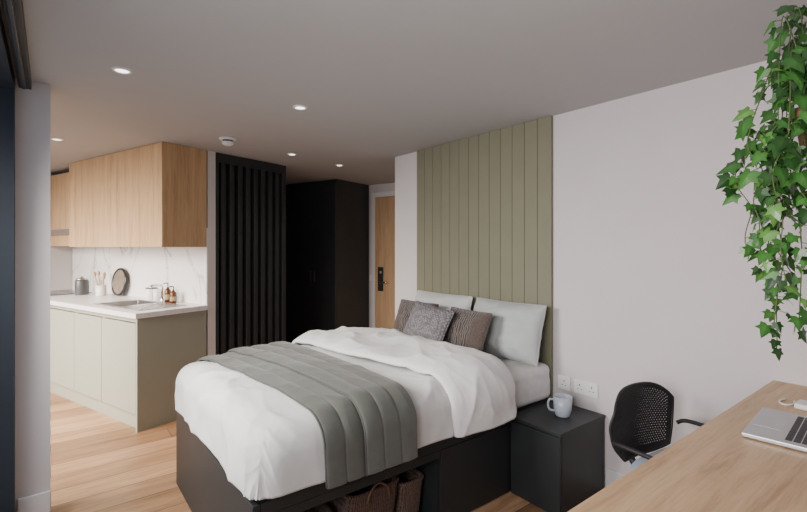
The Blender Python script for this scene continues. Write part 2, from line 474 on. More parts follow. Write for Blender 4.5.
tp = thing('kitchen_tap', (0.53, 0.60, 0.92), 'chrome mixer tap behind the sink', 'tap', frame=K)
lathe('tap_base', [(0, 0), (0.024, 0), (0.024, 0.012), (0.017, 0.02), (0.015, 0.09), (0, 0.095)], M_CHROME, K, tp, at=(0.53, 0.60, 0.9205))
tube('spout', smoothpts([(0.53, 0.60, 0.98), (0.53, 0.60, 1.05), (0.522, 0.60, 1.068), (0.50, 0.60, 1.075), (0.43, 0.60, 1.072), (0.415, 0.60, 1.055)]), 0.010, M_CHROME, K, tp, 12)
tube('lever', [(0.53, 0.590, 0.98), (0.53, 0.545, 1.005)], 0.006, M_CHROME, K, tp, 10)

def bottle(at, label, h=0.15, r=0.028, mat=M_AMBER):
    b = thing('soap_bottle', at, label, 'bottle', 'amber pump bottles by the sink', K)
    lathe('bottle_body', [(0, 0), (r, 0), (r, h * 0.62), (r * 0.8, h * 0.7), (r * 0.4, h * 0.76), (r * 0.4, h * 0.82), (0, h * 0.82)], mat, K, b, 20, at)
    lathe('bottle_label', [(r + 0.0006, h * 0.15), (r + 0.0008, h * 0.16), (r + 0.0008, h * 0.42), (r + 0.0006, h * 0.43)], M_ROPE, K, b, 20, at)
    x, y, z = at
    tube('pump', smoothpts([(x, y, z + h * 0.8), (x, y, z + h * 1.02), (x - 0.01, y, z + h * 1.06), (x - 0.04, y, z + h * 1.04)], 4), 0.005, M_BPLAST, K, b)
bottle((0.50, 0.46, 0.9255), 'amber pump soap bottle with tan label beside tap', 0.165)
bottle((0.50, 0.37, 0.9202), 'short amber pump bottle next to the taller one', 0.145)
cn = thing('storage_jar', (0.53, 0.82, 0.92), 'white ceramic canister with lid beside the sink', 'jar', frame=K)
JP = (0.535, 0.82, 0.9202)
lathe('jar_body', [(0, 0), (0.042, 0), (0.046, 0.006), (0.046, 0.10), (0.043, 0.105), (0, 0.105)], M_WPLAST, K, cn, 32, JP)
lathe('jar_lid', [(0.044, 0.106), (0.046, 0.11), (0.044, 0.118), (0.01, 0.122), (0.012, 0.135), (0, 0.138)], M_GREYCER, K, cn, 32, JP)
gl = lathe('tumbler', [(0.0, 0.0), (0.03, 0), (0.034, 0.11), (0.031, 0.11), (0.027, 0.006), (0, 0.006)], M_WPLAST, K, None, 24, (0.535, 0.71, 0.9202))
tag(gl, 'small white tumbler beside the canister', 'cup')

rb = thing('round_board', (0.55, 1.5, 0.92), 'round dark wooden board leaning on the splashback', 'board', frame=K)
FB = K @ Matrix.Translation((0.545, 1.45, 1.066)) @ Matrix.Rotation(math.radians(-83), 4, 'Y')
lathe('board', [(0, 0.009), (0.125, 0.009), (0.143, 0.012), (0.145, 0.0), (0.143, -0.009), (0, -0.009)], M_BOARD, FB, rb, 40)
lathe('board_rim', [(0.124, 0.0092), (0.128, 0.014), (0.143, 0.014), (0.147, 0.0), (0.143, -0.012), (0.128, -0.012), (0.124, -0.0092)], M_HOB, FB, rb, 40)
ut = thing('utensil_pot', (0.45, 1.64, 0.92), 'pale pot holding wooden spoons', 'utensil pot', frame=K)
lathe('pot', [(0, 0), (0.044, 0), (0.048, 0.01), (0.048, 0.11), (0.043, 0.11), (0.043, 0.01), (0, 0.01)], M_WPLAST, K, ut, 28, (0.45, 1.64, 0.9202))
for i, (dx, dy, hh) in enumerate([(0.03, 0.02, 0.24), (-0.03, 0.03, 0.25), (0.0, -0.04, 0.22), (-0.025, -0.02, 0.26)]):
    sp = thing('wooden_spoon', (0.45, 1.64, 0.93), 'wooden cooking spoon standing in the pot', 'spoon', 'wooden spoons in the pot', K)
    b0 = Vector((0.45 + dx * 0.35, 1.64 + dy * 0.35, 0.934)); b1 = Vector((0.45 + dx * 1.3, 1.64 + dy * 1.3, 0.92 + hh - 0.05))
    b2 = b1 + (b1 - b0).normalized() * 0.055
    tube('spoon_handle', [b0, b1], 0.005, M_SPOON, K, sp)
    tube('spoon_bowl', [b1 + (b2 - b1) * q for q in (0, 0.2, 0.5, 0.8, 1.0)], [0.006, 0.013, 0.018, 0.014, 0.004], M_SPOON, K, sp, 10)
jr = thing('kitchen_canister', (0.38, 1.91, 0.92), 'dark grey canister with knobbed lid beside the hob', 'canister', frame=K)
JA = (0.38, 1.91, 0.9202)
lathe('canister_body', [(0, 0), (0.060, 0), (0.064, 0.008), (0.064, 0.145), (0.058, 0.158), (0.052, 0.163), (0, 0.163)], M_GREYCER, K, jr, 32, JA)
lathe('lid', [(0.054, 0.164), (0.052, 0.174), (0.012, 0.180), (0.014, 0.194), (0, 0.198)], M_STEEL, K, jr, 28, JA)
hb = thing('hob', (0.3, 2.3, 0.92), 'black glass hob set on the worktop', 'hob', frame=K)
box('hob_glass', (0.07, 2.05, 0.9205), (0.53, 2.62, 0.927), M_HOB, K, hb, bevel=0.002)
for cx, cy in ((0.18, 2.19), (0.4, 2.19), (0.18, 2.47), (0.4, 2.47)):
    lathe('cooking_zone', [(0.07, 0.0), (0.072, 0.0008), (0.078, 0.0008), (0.08, 0.0)], M_GREYCER, K, hb, 32, (cx, cy, 0.9271))

wu = [(0.021, 0.87), (0.871, 1.72)]
for a, b in wu:
    u = thing('wall_cabinet', (0.4, (a + b) / 2, 1.43), 'oak-fronted wall cabinet reaching the ceiling', 'cabinet', 'oak wall cabinets', K)
    box('body', (0.213, a, 1.43), (0.587, b, H - 0.002), M_OAKZ, K, u)
    box('door', (0.193, a + 0.0002, 1.43), (0.212, b - 0.0002, H - 0.003), M_OAKZ, K, u, bevel=0.001)
tag(box('wall_cabinet_panel', (0.193, 0.0, 1.43), (0.587, 0.0205, H - 0.002), M_OAKZ, K, bevel=0.001), 'oak side panel closing the wall cabinets', 'panel')
u = thing('wall_cabinet', (0.45, 2.2, 1.6), 'recessed oak wall cabinet above the extractor', 'cabinet', frame=K)
box('body', (0.32, 1.724, 1.62), (0.587, 2.68, H - 0.05), M_OAKZ, K, u)
box('door', (0.30, 1.725, 1.62), (0.319, 2.67, H - 0.05), M_OAKZ, K, u, bevel=0.001)
u = thing('extractor_hood', (0.45, 2.2, 1.45), 'slim steel extractor hood under the oak cabinet', 'extractor hood', frame=K)
box('hood_tray', (0.25, 1.724, 1.565), (0.587, 2.68, 1.618), M_STEEL, K, u, bevel=0.002)
box('hood_underside', (0.32, 1.724, 1.44), (0.587, 2.68, 1.564), M_OAKZ, K, u)

# ---------------------------------------------------------------- ceiling fittings
lights = [(0.271, 2.54), (1.195, 2.549), (0.041, 4.48), (1.74, 3.88), (2.36, 4.10)]
for x, y in lights:
    e = thing('downlight', (x, y, H), 'small round recessed ceiling downlight, lit', 'ceiling light', 'recessed ceiling downlights')
    lathe('bezel', [(0.030, -0.002), (0.031, -0.008), (0.040, -0.007), (0.044, 0.0)], M_WPLAST, parent=e, at=(x, y, H), n=40)
    lathe('lens', [(0, 0.0), (0.031, 0.0)][::-1], M_LENS, parent=e, at=(x, y, H - 0.004), n=32)
    L = bpy.data.lights.new('downlight_lamp', 'SPOT'); L.energy = 6; L.color = (1, 0.9, 0.78); L.spot_size = 2.0; L.spot_blend = 0.8
    L.shadow_soft_size = 0.03
    lo = bpy.data.objects.new('lamp', L); COL.objects.link(lo); lo.location = (x, y, H - 0.02); setp(lo, e)
sa = thing('smoke_alarm', (1.09, 3.62, H), 'white round smoke alarm on the ceiling', 'smoke alarm')
lathe('mounting_plate', [(0, -0.001), (0.064, -0.001), (0.066, -0.01), (0.06, -0.018), (0.0, -0.018)], M_WPLAST, parent=sa, at=(1.09, 3.62, H))
lathe('sensor_vent', [(0.040, -0.018), (0.040, -0.032), (0, -0.032)], M_GREYCER, parent=sa, at=(1.09, 3.62, H))
lathe('sensor_housing', [(0, -0.032), (0.044, -0.032), (0.042, -0.048), (0.028, -0.058), (0, -0.059)], M_WPLAST, parent=sa, at=(1.09, 3.62, H))

# ---------------------------------------------------------------- bed
BX0, BX1, BY0, BY1 = 0.600, 2.543, 1.69, 3.0
bed = thing('bed_frame', (1.57, 2.35, 0), 'charcoal storage bed base with open shelf for baskets', 'bed')
box('foot_panel', (BX0, BY0, 0), (BX0 + 0.03, BY1, 0.45), M_BLACK, parent=bed, bevel=0.003)
box('platform', (BX0 + 0.031, BY0 + 0.002, 0.40), (BX1, BY1, 0.449), M_BLACK, parent=bed, bevel=0.002)
box('front_rail', (BX0 + 0.031, BY0 + 0.002, 0.36), (1.559, BY0 + 0.025, 0.399), M_BLACK, parent=bed)
box('back_panel', (BX0 + 0.031, 2.30, 0.0), (1.559, 2.33, 0.399), M_BLACK, parent=bed)
box('divider_panel', (1.56, BY0 + 0.022, 0.0), (1.585, BY1, 0.399), M_BLACK, parent=bed)
box('storage_body', (1.586, BY0 + 0.022, 0.0), (BX1, BY1, 0.399), M_BLACK, parent=bed)
box('drawer_front', (1.562, BY0, 0.01), (2.098, BY0 + 0.021, 0.397), M_BLACK, parent=bed, bevel=0.002)
box('side_fascia', (2.10, BY0 + 0.002, 0.01), (BX1, BY0 + 0.021, 0.397), M_BLACK, parent=bed)
box('bottom_board', (BX0 + 0.031, BY0 + 0.01, 0.0), (1.559, 2.299, 0.02), M_BLACK, parent=bed)

def sstep(a, b, x):
    t = max(0, min(1, (x - a) / (b - a))); return t * t * (3 - 2 * t)
def rbox_mattress():
    import bmesh
    x0, x1, y0, y1, z0, z1 = 0.68, 2.545, 1.715, 2.97, 0.454, 0.682
    cx, cy, cz = (x0 + x1) / 2, (y0 + y1) / 2, (z0 + z1) / 2
    hx, hy, hz = (x1 - x0) / 2, (y1 - y0) / 2, (z1 - z0) / 2
    r = 0.05
    bm = bmesh.new(); bmesh.ops.create_cube(bm, size=2)
    bmesh.ops.subdivide_edges(bm, edges=bm.edges[:], cuts=60, use_grid_fill=True)
    for v in bm.verts:
        p = Vector((v.co.x * hx, v.co.y * hy, v.co.z * hz))
        q = Vector((max(-hx + r, min(hx - r, p.x)), max(-hy + r, min(hy - r, p.y)), max(-hz + r, min(hz - r, p.z))))
        d = p - q
        if d.length > 1e-6: p = q + d.normalized() * r
        rid = max(0, 1 - abs(noise.noise(Vector((p.x * 6 + p.z * 9, p.y * 6, p.z * 3)))) * 2) ** 3
        w = noise.noise(Vector((p.x * 5, p.y * 5 + 3, p.z * 9))) * 0.005 + rid * 0.010 - 0.004
        if p.z < 0: w = min(w, 0) * 0.3 if p.z < -hz + 0.02 else w * 0.5
        if p.x > hx - 0.06 or p.x < 0.4: w = min(w, 0)
        p += d.normalized() * w if d.length > 1e-6 else Vector()
        if p.y < 0: p.y -= 0.022 * sstep(0.42, 0.6, p.x) * min(1, -p.y / hy)
        v.co = p + Vector((cx, cy, cz))
    me_v = [tuple(v.co) for v in bm.verts]; bm.verts.index_update()
    me_f = [tuple(v.index for v in f.verts) for f in bm.faces]; bm.free()
    o = mk('mattress', me_v, me_f, M_SHEET, smooth=True)
    tag(o, 'mattress in a white fitted sheet on the charcoal base', 'mattress')
rbox_mattress()

X0, Y0, Y1, ZT, R = 0.588, 1.645, 3.035, 0.732, 0.115
ARC = R * math.pi / 2
def wrinkle(a, b, d):
    p = Vector((a, b, 0))
    wv = noise.noise_vector(p * 1.6) * 0.25
    q = p + wv
    calm = 0.38 + 0.62 * sstep(1.32, 1.52, a) + 0.55 * (1 - sstep(0.66, 0.86, a))
    w = 0.020 * noise.noise(q * 2.0)
    rid = 1 - abs(noise.noise(Vector((q.x * 2.6 + q.y * 1.2, q.y * 3.0 - q.x, 4.0)))) * 1.8
    w += 0.017 * max(0, rid) ** 2.5
    rid = 1 - abs(noise.noise(Vector((q.x * 5.0 + q.y * 2, q.y * 4.0 + q.x * 2, 9.0)))) * 2.2
    w += 0.0045 * max(0, rid) ** 3
    rid = 1 - abs(noise.noise(Vector((q.x * 10.0 - q.y * 3, q.y * 7.0 + q.x * 3, 15.0)))) * 2.4
    w += 0.0014 * max(0, rid) ** 3
    w = (w - 0.006) * calm
    if d > ARC * 0.5:
        k = min(1, (d - ARC * 0.5) / 0.15)
        fk = 0.45 if 0.85 < a < 1.4 else 1.0
        w = w * (1 - 0.4 * k) + k * 0.011 * fk * noise.noise(Vector((a * 6, b * 6, d * 2.5)))
    return w
def drape(a, b, off, wf=1.0):
    qx = max(a, X0 + R); qy = min(max(b, Y0 + R), Y1 - R)
    dx, dy = a - qx, b - qy
    d = max(abs(dx), abs(dy)); l = math.hypot(dx, dy)
    n = Vector((dx / l, dy / l, 0)) if l > 1e-9 else Vector((0, 0, 0))
    ro = R + off
    if d <= ARC:
        th = d / R; N = n * math.sin(th) + Vector((0, 0, 1)) * math.cos(th)
        P = Vector((qx, qy, ZT - R)) + N * ro
    else:
        N = n; P = Vector((qx, qy, ZT - R - (d - ARC))) + n * ro
    P.z += 0.025 * (1 - min(1, abs((qy - (Y0 + Y1) / 2) / 0.6)) ** 2) * (1 if d <= ARC else max(0, 1 - (d - ARC) / 0.1))
    return P + N * wrinkle(a, b, d) * wf
HANG = 0.143
def sheet(name, fa0, fa1, b0, b1, na, nb, offf, mat, thick, parent=None, wf=1.0):
    V, F = [], []
    for i in range(na + 1):
        t = i / na
        for j in range(nb + 1):
            s = j / nb; b = b0 + (b1 - b0) * s
            a0, a1 = fa0(s), fa1(s)
            V.append(tuple(drape(a0 + (a1 - a0) * t, b, offf(t, s), wf)))
    for i in range(na):
        for j in range(nb):
            k = i * (nb + 1) + j
            F.append((k, k + nb + 1, k + nb + 2, k + 1))
    o = mk(name, V, F, mat, parent=parent, smooth=True)
    m = o.modifiers.new('solid', 'SOLIDIFY'); m.thickness = thick; m.offset = -1
    return o
blo = Y0 + R - ARC - HANG; bhi = Y1 - R + ARC + HANG
alo = X0 + R - ARC - HANG
dv = thing('duvet', (1.3, 2.35, 0.72), 'plump white duvet folded back across the bed', 'duvet')
sheet('duvet_cover', lambda s: alo, lambda s: 1.97 + 0.02 * math.sin(s * 9), blo, bhi, 170, 200, lambda t, s: 0.0, M_DUVET, 0.022, dv)
def fl(s):
    return 1.57 - 0.30 * s + 0.030 * math.sin(s * 9)
def fr(s):
    return 2.015 - 0.03 * s + 0.025 * math.sin(s * 7 + 1)
sheet('folded_edge', fl, fr, blo + 0.02, bhi, 90, 200,
      lambda t, s: 0.030 + 0.052 * math.sqrt(max(0, 1 - (2 * t - 1) ** 4)) + 0.022 * noise.noise(Vector((t * 1.6, s * 3.5, 2)))
      + 0.011 * max(0, 1 - 2.0 * abs(noise.noise(Vector((t * 1.5 + s * 3, s * 4 - t * 1.5, 7))))) ** 2
      + 0.0025 * max(0, 1 - 2.2 * abs(noise.noise(Vector((t * 4 + s * 6, s * 11 - t * 2, 11))))) ** 3, M_DUVET2, 0.028, dv)
tl = lambda s: 0.880 - 0.17 * s + 0.010 * math.sin(s * 6)
tr = lambda s: 1.335 - 0.06 * s + 0.010 * math.sin(s * 5 + 2)
def soft(t, s, z):
    return 0.0020 * noise.noise(Vector((t * 3, s * 10, z))) + 0.0025 * max(0, 1 - 2.2 * abs(noise.noise(Vector((t * 3 + s * 2, s * 9, z + 4))))) ** 2
def throw_off(t, s):
    q = t * 5 + 0.06 * noise.noise(Vector((s * 3, t * 2, 1)))
    pil = max(0, abs(math.sin(math.pi * q))) ** 0.38
    return 0.015 + 0.012 * pil + soft(t, s, 3)
th = sheet('throw_blanket', tl, tr, blo - 0.02, bhi, 160, 240, throw_off, M_THROW, 0.010)
tag(th, 'grey-green quilted throw laid across the foot of the bed', 'blanket')
def fold_off(t, s):
    q = t * 3 + 0.06 * noise.noise(Vector((s * 3, t * 2, 4)))
    pil = abs(math.sin(math.pi * q)) ** 0.38
    return 0.039 + 0.012 * pil + soft(t, s, 6)
sheet('throw_fold', lambda s: tl(s) + 0.18, lambda s: tr(s) - 0.008, blo - 0.01, bhi, 120, 240, fold_off, M_THROW, 0.012, th)
for k, (fn, of) in enumerate([(tl, 0.016), (lambda s: tl(s) + 0.18, 0.037)]):
    pts = [drape(fn(j / 200), blo - 0.015 + (bhi - blo) * j / 200, of) for j in range(201)]
    tube('throw_piping', pts, 0.005, M_STITCH, parent=th, n=6)

# pillows
def pillow(name, w, h, t, mat, loc, tilt, yaw, label, cat, roll=0.0, seed=0, corner=0.05, group=None, pw=2.4):
    n = 36; V, F = [], []
    def pt(u, v, sgn):
        cr = 1 - 0.025 * (abs(u) ** 6) * (abs(v) ** 6)
        x = w / 2 * u * (1 - corner * (1 - v * v)) * cr; y = h / 2 * v * (1 - corner * (1 - u * u)) * cr
        th_ = t / 2 * (max(0, 1 - abs(u) ** pw) ** 0.55) * (max(0, 1 - abs(v) ** pw) ** 0.55)
        nz = noise.noise(Vector((u * 2.2 + seed, v * 2.2, sgn))) * 0.2 + max(0, 1 - 2.5 * abs(noise.noise(Vector((u * 3 + seed, v * 3 + u, 3 + sgn))))) ** 2 * 0.16
        return (x, y, sgn * th_ * (0.92 + nz))
    for sgn in (1, -1):
        for i in range(n + 1):
            for j in range(n + 1):
                u = math.sin((i / n - 0.5) * math.pi); v = math.sin((j / n - 0.5) * math.pi)
                V.append(pt(u, v, sgn))
    m = (n + 1) ** 2
    for i in range(n):
        for j in range(n):
            k = i * (n + 1) + j
            F.append((k, k + n + 1, k + n + 2, k + 1)); F.append((m + k, m + k + 1, m + k + n + 2, m + k + n + 1))
    ring = [(i, 0) for i in range(n)] + [(n, j) for j in range(n)] + [(i, n) for i in range(n, 0, -1)] + [(0, j) for j in range(n, 0, -1)]
    pts = []
    for i, j in ring:
        u = math.sin((i / n - 0.5) * math.pi); v = math.sin((j / n - 0.5) * math.pi)
        x, y, z = pt(u, v, 1); pts.append((x, y, 0))
    tv, tf = tube_vf(pts, 0.0035, 6, True); k0 = len(V)
    V += tv; F += [tuple(q + k0 for q in f) for f in tf]
    B = Matrix(((0, 0, -1, 0), (-1, 0, 0, 0), (0, 1, 0, 0), (0, 0, 0, 1)))
    fr_ = Matrix.Translation(loc) @ Matrix.Rotation(yaw, 4, 'Z') @ Matrix.Rotation(tilt, 4, 'Y') @ B @ Matrix.Rotation(roll, 4, 'Z')
    o = mk(name, V, F, mat, fr_, smooth=True)
    tag(o, label, cat, group)
    return o
rad = math.radians
pillow('pillow', 0.60, 0.385, 0.235, M_PILLOW, (2.415, 1.985, 0.876), rad(15), 0, 'plump pale grey pillow propped against the green panelling', 'pillow', seed=1)
pillow('pillow', 0.65, 0.385, 0.21, M_PILLOW2, (2.43, 2.655, 0.876), rad(15), 0, 'white pillow propped behind the brown cushions', 'pillow', seed=5)
pillow('cushion', 0.41, 0.32, 0.14, M_BROWN, (2.18, 2.13, 0.858), rad(22), rad(-4), 'taupe brown cushion with ribbed panel on the grey pillow', 'cushion', seed=9)
pillow('cushion', 0.43, 0.32, 0.14, M_BROWN, (2.205, 2.69, 0.858), rad(20), rad(3), 'taupe brown cushion with ribbed panel on the white pillow', 'cushion', seed=12)
pillow('cushion', 0.37, 0.28, 0.12, M_CHECK, (2.04, 2.35, 0.897), rad(26), rad(8), 'small grey-mauve woven cushion in front of the brown ones', 'cushion', roll=rad(-8), seed=15)

# baskets
def basket(cx, cy, w, d, h, mat, label, handle=True):
    b = thing('storage_basket', (cx, cy, 0.021), label, 'basket')
    V, F = [], []
    rows = int(h / 0.022); n = 56
    def sq(a, ww, dd):
        c, s = math.cos(a), math.sin(a)
        return (math.copysign(abs(c) ** 0.35, c) * ww / 2, math.copysign(abs(s) ** 0.35, s) * dd / 2)
    prof = []
    for k in range(rows * 4 + 1):
        z = h * k / (rows * 4)
        prof.append((z, 0.82 + 0.18 * z / h, 0.004 * abs(math.sin(k * math.pi / 4))))
    for z, sc, bu in prof:
        for i in range(n):
            x, y = sq(2 * math.pi * i / n, w * sc, d * sc)
            l = math.hypot(x, y); e = bu * (1 if i % 2 else 0.2)
            V.append((cx + x * (1 + e / l), cy + y * (1 + e / l), 0.021 + z))
    m = len(prof)
    for k in range(m - 1):
        for i in range(n):
            j = (i + 1) % n; F.append((k * n + i, k * n + j, (k + 1) * n + j, (k + 1) * n + i))
    F.append(tuple(range(n - 1, -1, -1)))
    o = mk('basket_body', V, F, mat, parent=b, smooth=True)
    s = o.modifiers.new('solid', 'SOLIDIFY'); s.thickness = 0.008
    rim = [(cx + sq(2 * math.pi * i / 60, w, d)[0], cy + sq(2 * math.pi * i / 60, w, d)[1], 0.021 + h) for i in range(60)]
    tube('basket_rim', rim, 0.009, mat, parent=b, closed=True)
    if handle:
        tube('handle', smoothpts([(cx - 0.06, cy - d / 2 - 0.010, 0.021 + h * 0.84), (cx - 0.05, cy - d / 2 - 0.014, 0.021 + h * 1.02),
              (cx, cy - d / 2 - 0.006, 0.021 + h * 1.13), (cx + 0.05, cy - d / 2 - 0.014, 0.021 + h * 1.02), (cx + 0.06, cy - d / 2 - 0.010, 0.021 + h * 0.84)]), 0.006, M_LOOP, parent=b)
basket(1.225, 1.92, 0.30, 0.30, 0.255, M_BASKD, 'dark brown wicker basket with loop handle under the bed')
basket(1.465, 1.93, 0.16, 0.28, 0.21, M_BASKT, 'small brown wicker basket on the shelf under the bed', False)
basket(0.88, 1.95, 0.28, 0.30, 0.19, M_BASKD, 'low dark wicker basket near the foot of the bed', True)

# bedside table
bt = thing('bedside_table', (2.33, 1.52, 0), 'charcoal box bedside table beside the bed base', 'bedside table')
box('carcass', (2.122, 1.36, 0.0), (2.553, 1.683, 0.428), M_BLACK, parent=bt, bevel=0.002)
box('door', (2.102, 1.362, 0.008), (2.120, 1.681, 0.425), M_BLACK, parent=bt, bevel=0.002)
box('table_top', (2.10, 1.355, 0.43), (2.553, 1.685, 0.45), M_BLACK, parent=bt, bevel=0.002)
mg = thing('mug', (2.33, 1.50, 0.45), 'pale blue ceramic mug on the bedside table', 'mug')
MA = (2.345, 1.50, 0.4505)
lathe('mug_body', [(0, 0), (0.036, 0), (0.042, 0.006), (0.050, 0.04), (0.053, 0.115), (0.050, 0.115), (0.046, 0.04), (0.036, 0.01), (0, 0.01)], M_MUG, parent=mg, n=36, at=MA)
hd = Vector((-0.788, 0.6157, 0))
hp = [Vector(MA) + hd * r_ + Vector((0, 0, z_)) for r_, z_ in ((0.050, 0.095), (0.076, 0.095), (0.085, 0.068), (0.076, 0.038), (0.046, 0.030))]
tube('handle', smoothpts(hp), 0.0065, M_MUG, parent=mg, n=10)

def socket(y0, y1, n, label):
    e = thing('wall_socket', (2.565, (y0 + y1) / 2, 0.527), label, 'socket')
    box('face_plate', (2.561, y0, 0.527), (2.5695, y1, 0.613), M_WPLAST, parent=e, bevel=0.003)
    for i in range(n):
        c = y0 + (y1 - y0) * (i + 0.5) / n
        boxes('pin_holes', [((2.5602, c - 0.003, 0.578), (2.5612, c + 0.003, 0.588)), ((2.5602, c - 0.016, 0.556), (2.5612, c - 0.008, 0.560)),
                            ((2.5602, c + 0.008, 0.556), (2.5612, c + 0.016, 0.560))], M_BPLAST, parent=e)
        box('rocker_switch', (2.558, c - 0.005, 0.592), (2.5612, c + 0.005, 0.606), M_WPLAST, parent=e, bevel=0.001)
socket(1.405, 1.56, 2, 'white double wall socket above the bedside table')
socket(1.585, 1.672, 1, 'white single wall socket beside the bed')

# ---------------------------------------------------------------- desk
dk = thing('desk', (1.6, 0.2, 0), 'long light oak desk along the wall', 'desk')
box('desktop', (0.55, -0.25, 0.797), (2.5685, 0.58, 0.83), M_OAKX, parent=dk, bevel=0.002)
box('leg', (0.60, -0.22, 0.0), (0.63, 0.50, 0.796), M_BLACK, parent=dk)
box('leg', (2.52, -0.22, 0.0), (2.55, 0.50, 0.796), M_BLACK, parent=dk)
box('modesty_panel', (0.631, -0.22, 0.40), (2.519, -0.20, 0.796), M_BLACK, parent=dk)

# laptop
LF = Matrix.Translation((1.885, 0.484, 0.8302)) @ Matrix.Rotation(rad(4.5), 4, 'Z') @ Matrix.Translation((0, -0.12, 0))
lp = thing('laptop', (0, 0, 0), 'open silver laptop with black keys on the desk', 'laptop', frame=LF)
W_, D_ = 0.335, 0.235
box('laptop_base', (-W_ / 2, -D_ / 2, 0.002), (W_ / 2, D_ / 2, 0.0155), M_ALU, LF, lp, bevel=0.003)
kv = []
kx0, kx1 = -0.140, 0.140; ky0 = -0.10
for r_ in range(6):
    y = ky0 + r_ * 0.0195
    if r_ == 5:
        cells = [1, 1, 1, 1.3, 5, 1.3, 1, 1, 1]
    else:
        cells = [[1] * 14, [1] * 13 + [1.5], [1.5] + [1] * 13, [1.8] + [1] * 11 + [1.8], [2.3] + [1] * 10 + [2.3]][r_]
    tot = sum(cells); x = kx1; u_ = (kx1 - kx0) / tot
    for c in cells:
        x2 = x - c * u_
        kv.append(((x2 + 0.0012, y + 0.001, 0.0152), (x - 0.0012, y + (0.012 if r_ == 0 else 0.0175), 0.0166)))
        x = x2
boxes('keyboard', kv, M_KEYS, LF, lp)
box('trackpad', (-0.06, 0.030, 0.0154), (0.06, 0.108, 0.0160), M_ALU, LF, lp, bevel=0.0004)
LS = LF @ Matrix.Translation((0, -D_ / 2 + 0.002, 0.012)) @ Matrix.Rotation(rad(20), 4, 'X')
box('laptop_lid', (-W_ / 2, -0.006, 0.006), (W_ / 2, 0.0, 0.228), M_ALU, LS, lp, bevel=0.002)
box('screen', (-W_ / 2 + 0.006, 0.0002, 0.018), (W_ / 2 - 0.006, 0.0012, 0.222), M_SCREEN, LS, lp)
cb = thing('charging_cable', (2.27, 0.44, 0.83), 'white charging plug with short cable on the desk', 'cable')
pts = []
for i in range(30):
    a = 0.6 + i * 0.17; rr = 0.036
    pts.append((2.235 + rr * math.cos(a) * 1.2, 0.462 + rr * math.sin(a) * 0.6, 0.8335))
tube('cable', pts, 0.0035, M_WPLAST, parent=cb)
box('plug', (2.17, 0.375, 0.8305), (2.25, 0.43, 0.852), M_WPLAST, parent=cb, bevel=0.007)

# ---------------------------------------------------------------- chair
CF = Matrix.Translation((2.145, 0.79, 0)) @ Matrix.Rotation(math.pi - rad(8), 4, 'Z')
ch = thing('office_chair', (0, 0, 0), 'black perforated-back office chair with pale blue seat at desk', 'chair', frame=CF)
def backpt(a, b):
    if b < 0.62: w = 0.175 + 0.065 * math.sin(b / 0.62 * math.pi / 2)
    else: w = 0.240 - 0.015 * ((b - 0.62) / 0.38) ** 2
    x = a * w
    z = 0.45 + 0.330 * b - 0.070 * (abs(a) ** 4.0) * max(0, (b - 0.5) / 0.5) - 0.012 * a * a * b
    z += 0.04 * (abs(a) ** 3) * max(0, (0.3 - b) / 0.3)
    y = -0.215 + 0.055 * a * a - 0.018 * math.sin(b * math.pi * 0.9) - 0.005 * b
    return (x, y, z)
def chair_back():
    V, F = [], []
    nr, nc = 29, 33
    def cell(a0, a1, b0, b1, hole):
        k = len(V)
        if not hole:
            for a, b in ((a0, b0), (a1, b0), (a1, b1), (a0, b1)): V.append(backpt(a, b))
            F.append((k, k + 1, k + 2, k + 3)); return
        am, bm_ = (a0 + a1) / 2, (b0 + b1) / 2
        out = [(a0, b0), (am, b0), (a1, b0), (a1, bm_), (a1, b1), (am, b1), (a0, b1), (a0, bm_)]
        ha, hb = (a1 - a0) / 2 * 0.50, (b1 - b0) / 2 * 0.50
        for a, b in out: V.append(backpt(a, b))
        for i in range(8):
            an = math.radians(225 + 45 * i); V.append(backpt(am + ha * math.cos(an), bm_ + hb * math.sin(an)))
        for i in range(8):
            j = (i + 1) % 8; F.append((k + i, k + j, k + 8 + j, k + 8 + i))
    aw = 2 / nc
    for r_ in range(nr):
        b0, b1 = r_ / nr, (r_ + 1) / nr
        edge = r_ < 3 or r_ > nr - 3
        if r_ % 2 == 0:
            for c in range(nc):
                cell(-1 + c * aw, -1 + (c + 1) * aw, b0, b1, 1 < c < nc - 2 and not edge)
        else:
            cell(-1, -1 + aw / 2, b0, b1, False); cell(1 - aw / 2, 1, b0, b1, False)
            for c in range(nc - 1):
                cell(-1 + (c + 0.5) * aw, -1 + (c + 1.5) * aw, b0, b1, 0 < c < nc - 2 and not edge)
    o = mk('backrest', V, F, M_BPLAST, CF, ch)
    s = o.modifiers.new('solid', 'SOLIDIFY'); s.thickness = 0.004; s.offset = 0
    rim = [(-1, i / 12) for i in range(12)] + [(-1 + i / 10, 1) for i in range(20)] + [(1, 1 - i / 12) for i in range(12)] + [(1 - i / 10, 0) for i in range(20)]
    tube('backrest_rim', [backpt(a, b) for a, b in rim], 0.006, M_BPLAST, CF, ch, 8, True)
chair_back()
def seat_pad():
    V, F = [], []
    def sqp(a, ww, dd):
        c, s = math.cos(a), math.sin(a)
        return (math.copysign(abs(c) ** 0.5, c) * ww, math.copysign(abs(s) ** 0.5, s) * dd)
    prof = [(0.0, 0.430), (0.9, 0.430), (1.0, 0.440), (1.0, 0.475), (0.95, 0.492), (0.7, 0.503), (0.0, 0.500)]
    for sc, z in prof:
        for i in range(48):
            x, y = sqp(2 * math.pi * i / 48, 0.230 * sc, 0.19 * sc); V.append((x, y + 0.042, z))
    for k in range(len(prof) - 1):
        for i in range(48):
            j = (i + 1) % 48; F.append((k * 48 + i, k * 48 + j, (k + 1) * 48 + j, (k + 1) * 48 + i))
    mk('seat', V, F, M_SEAT, CF, ch, smooth=True)
seat_pad()
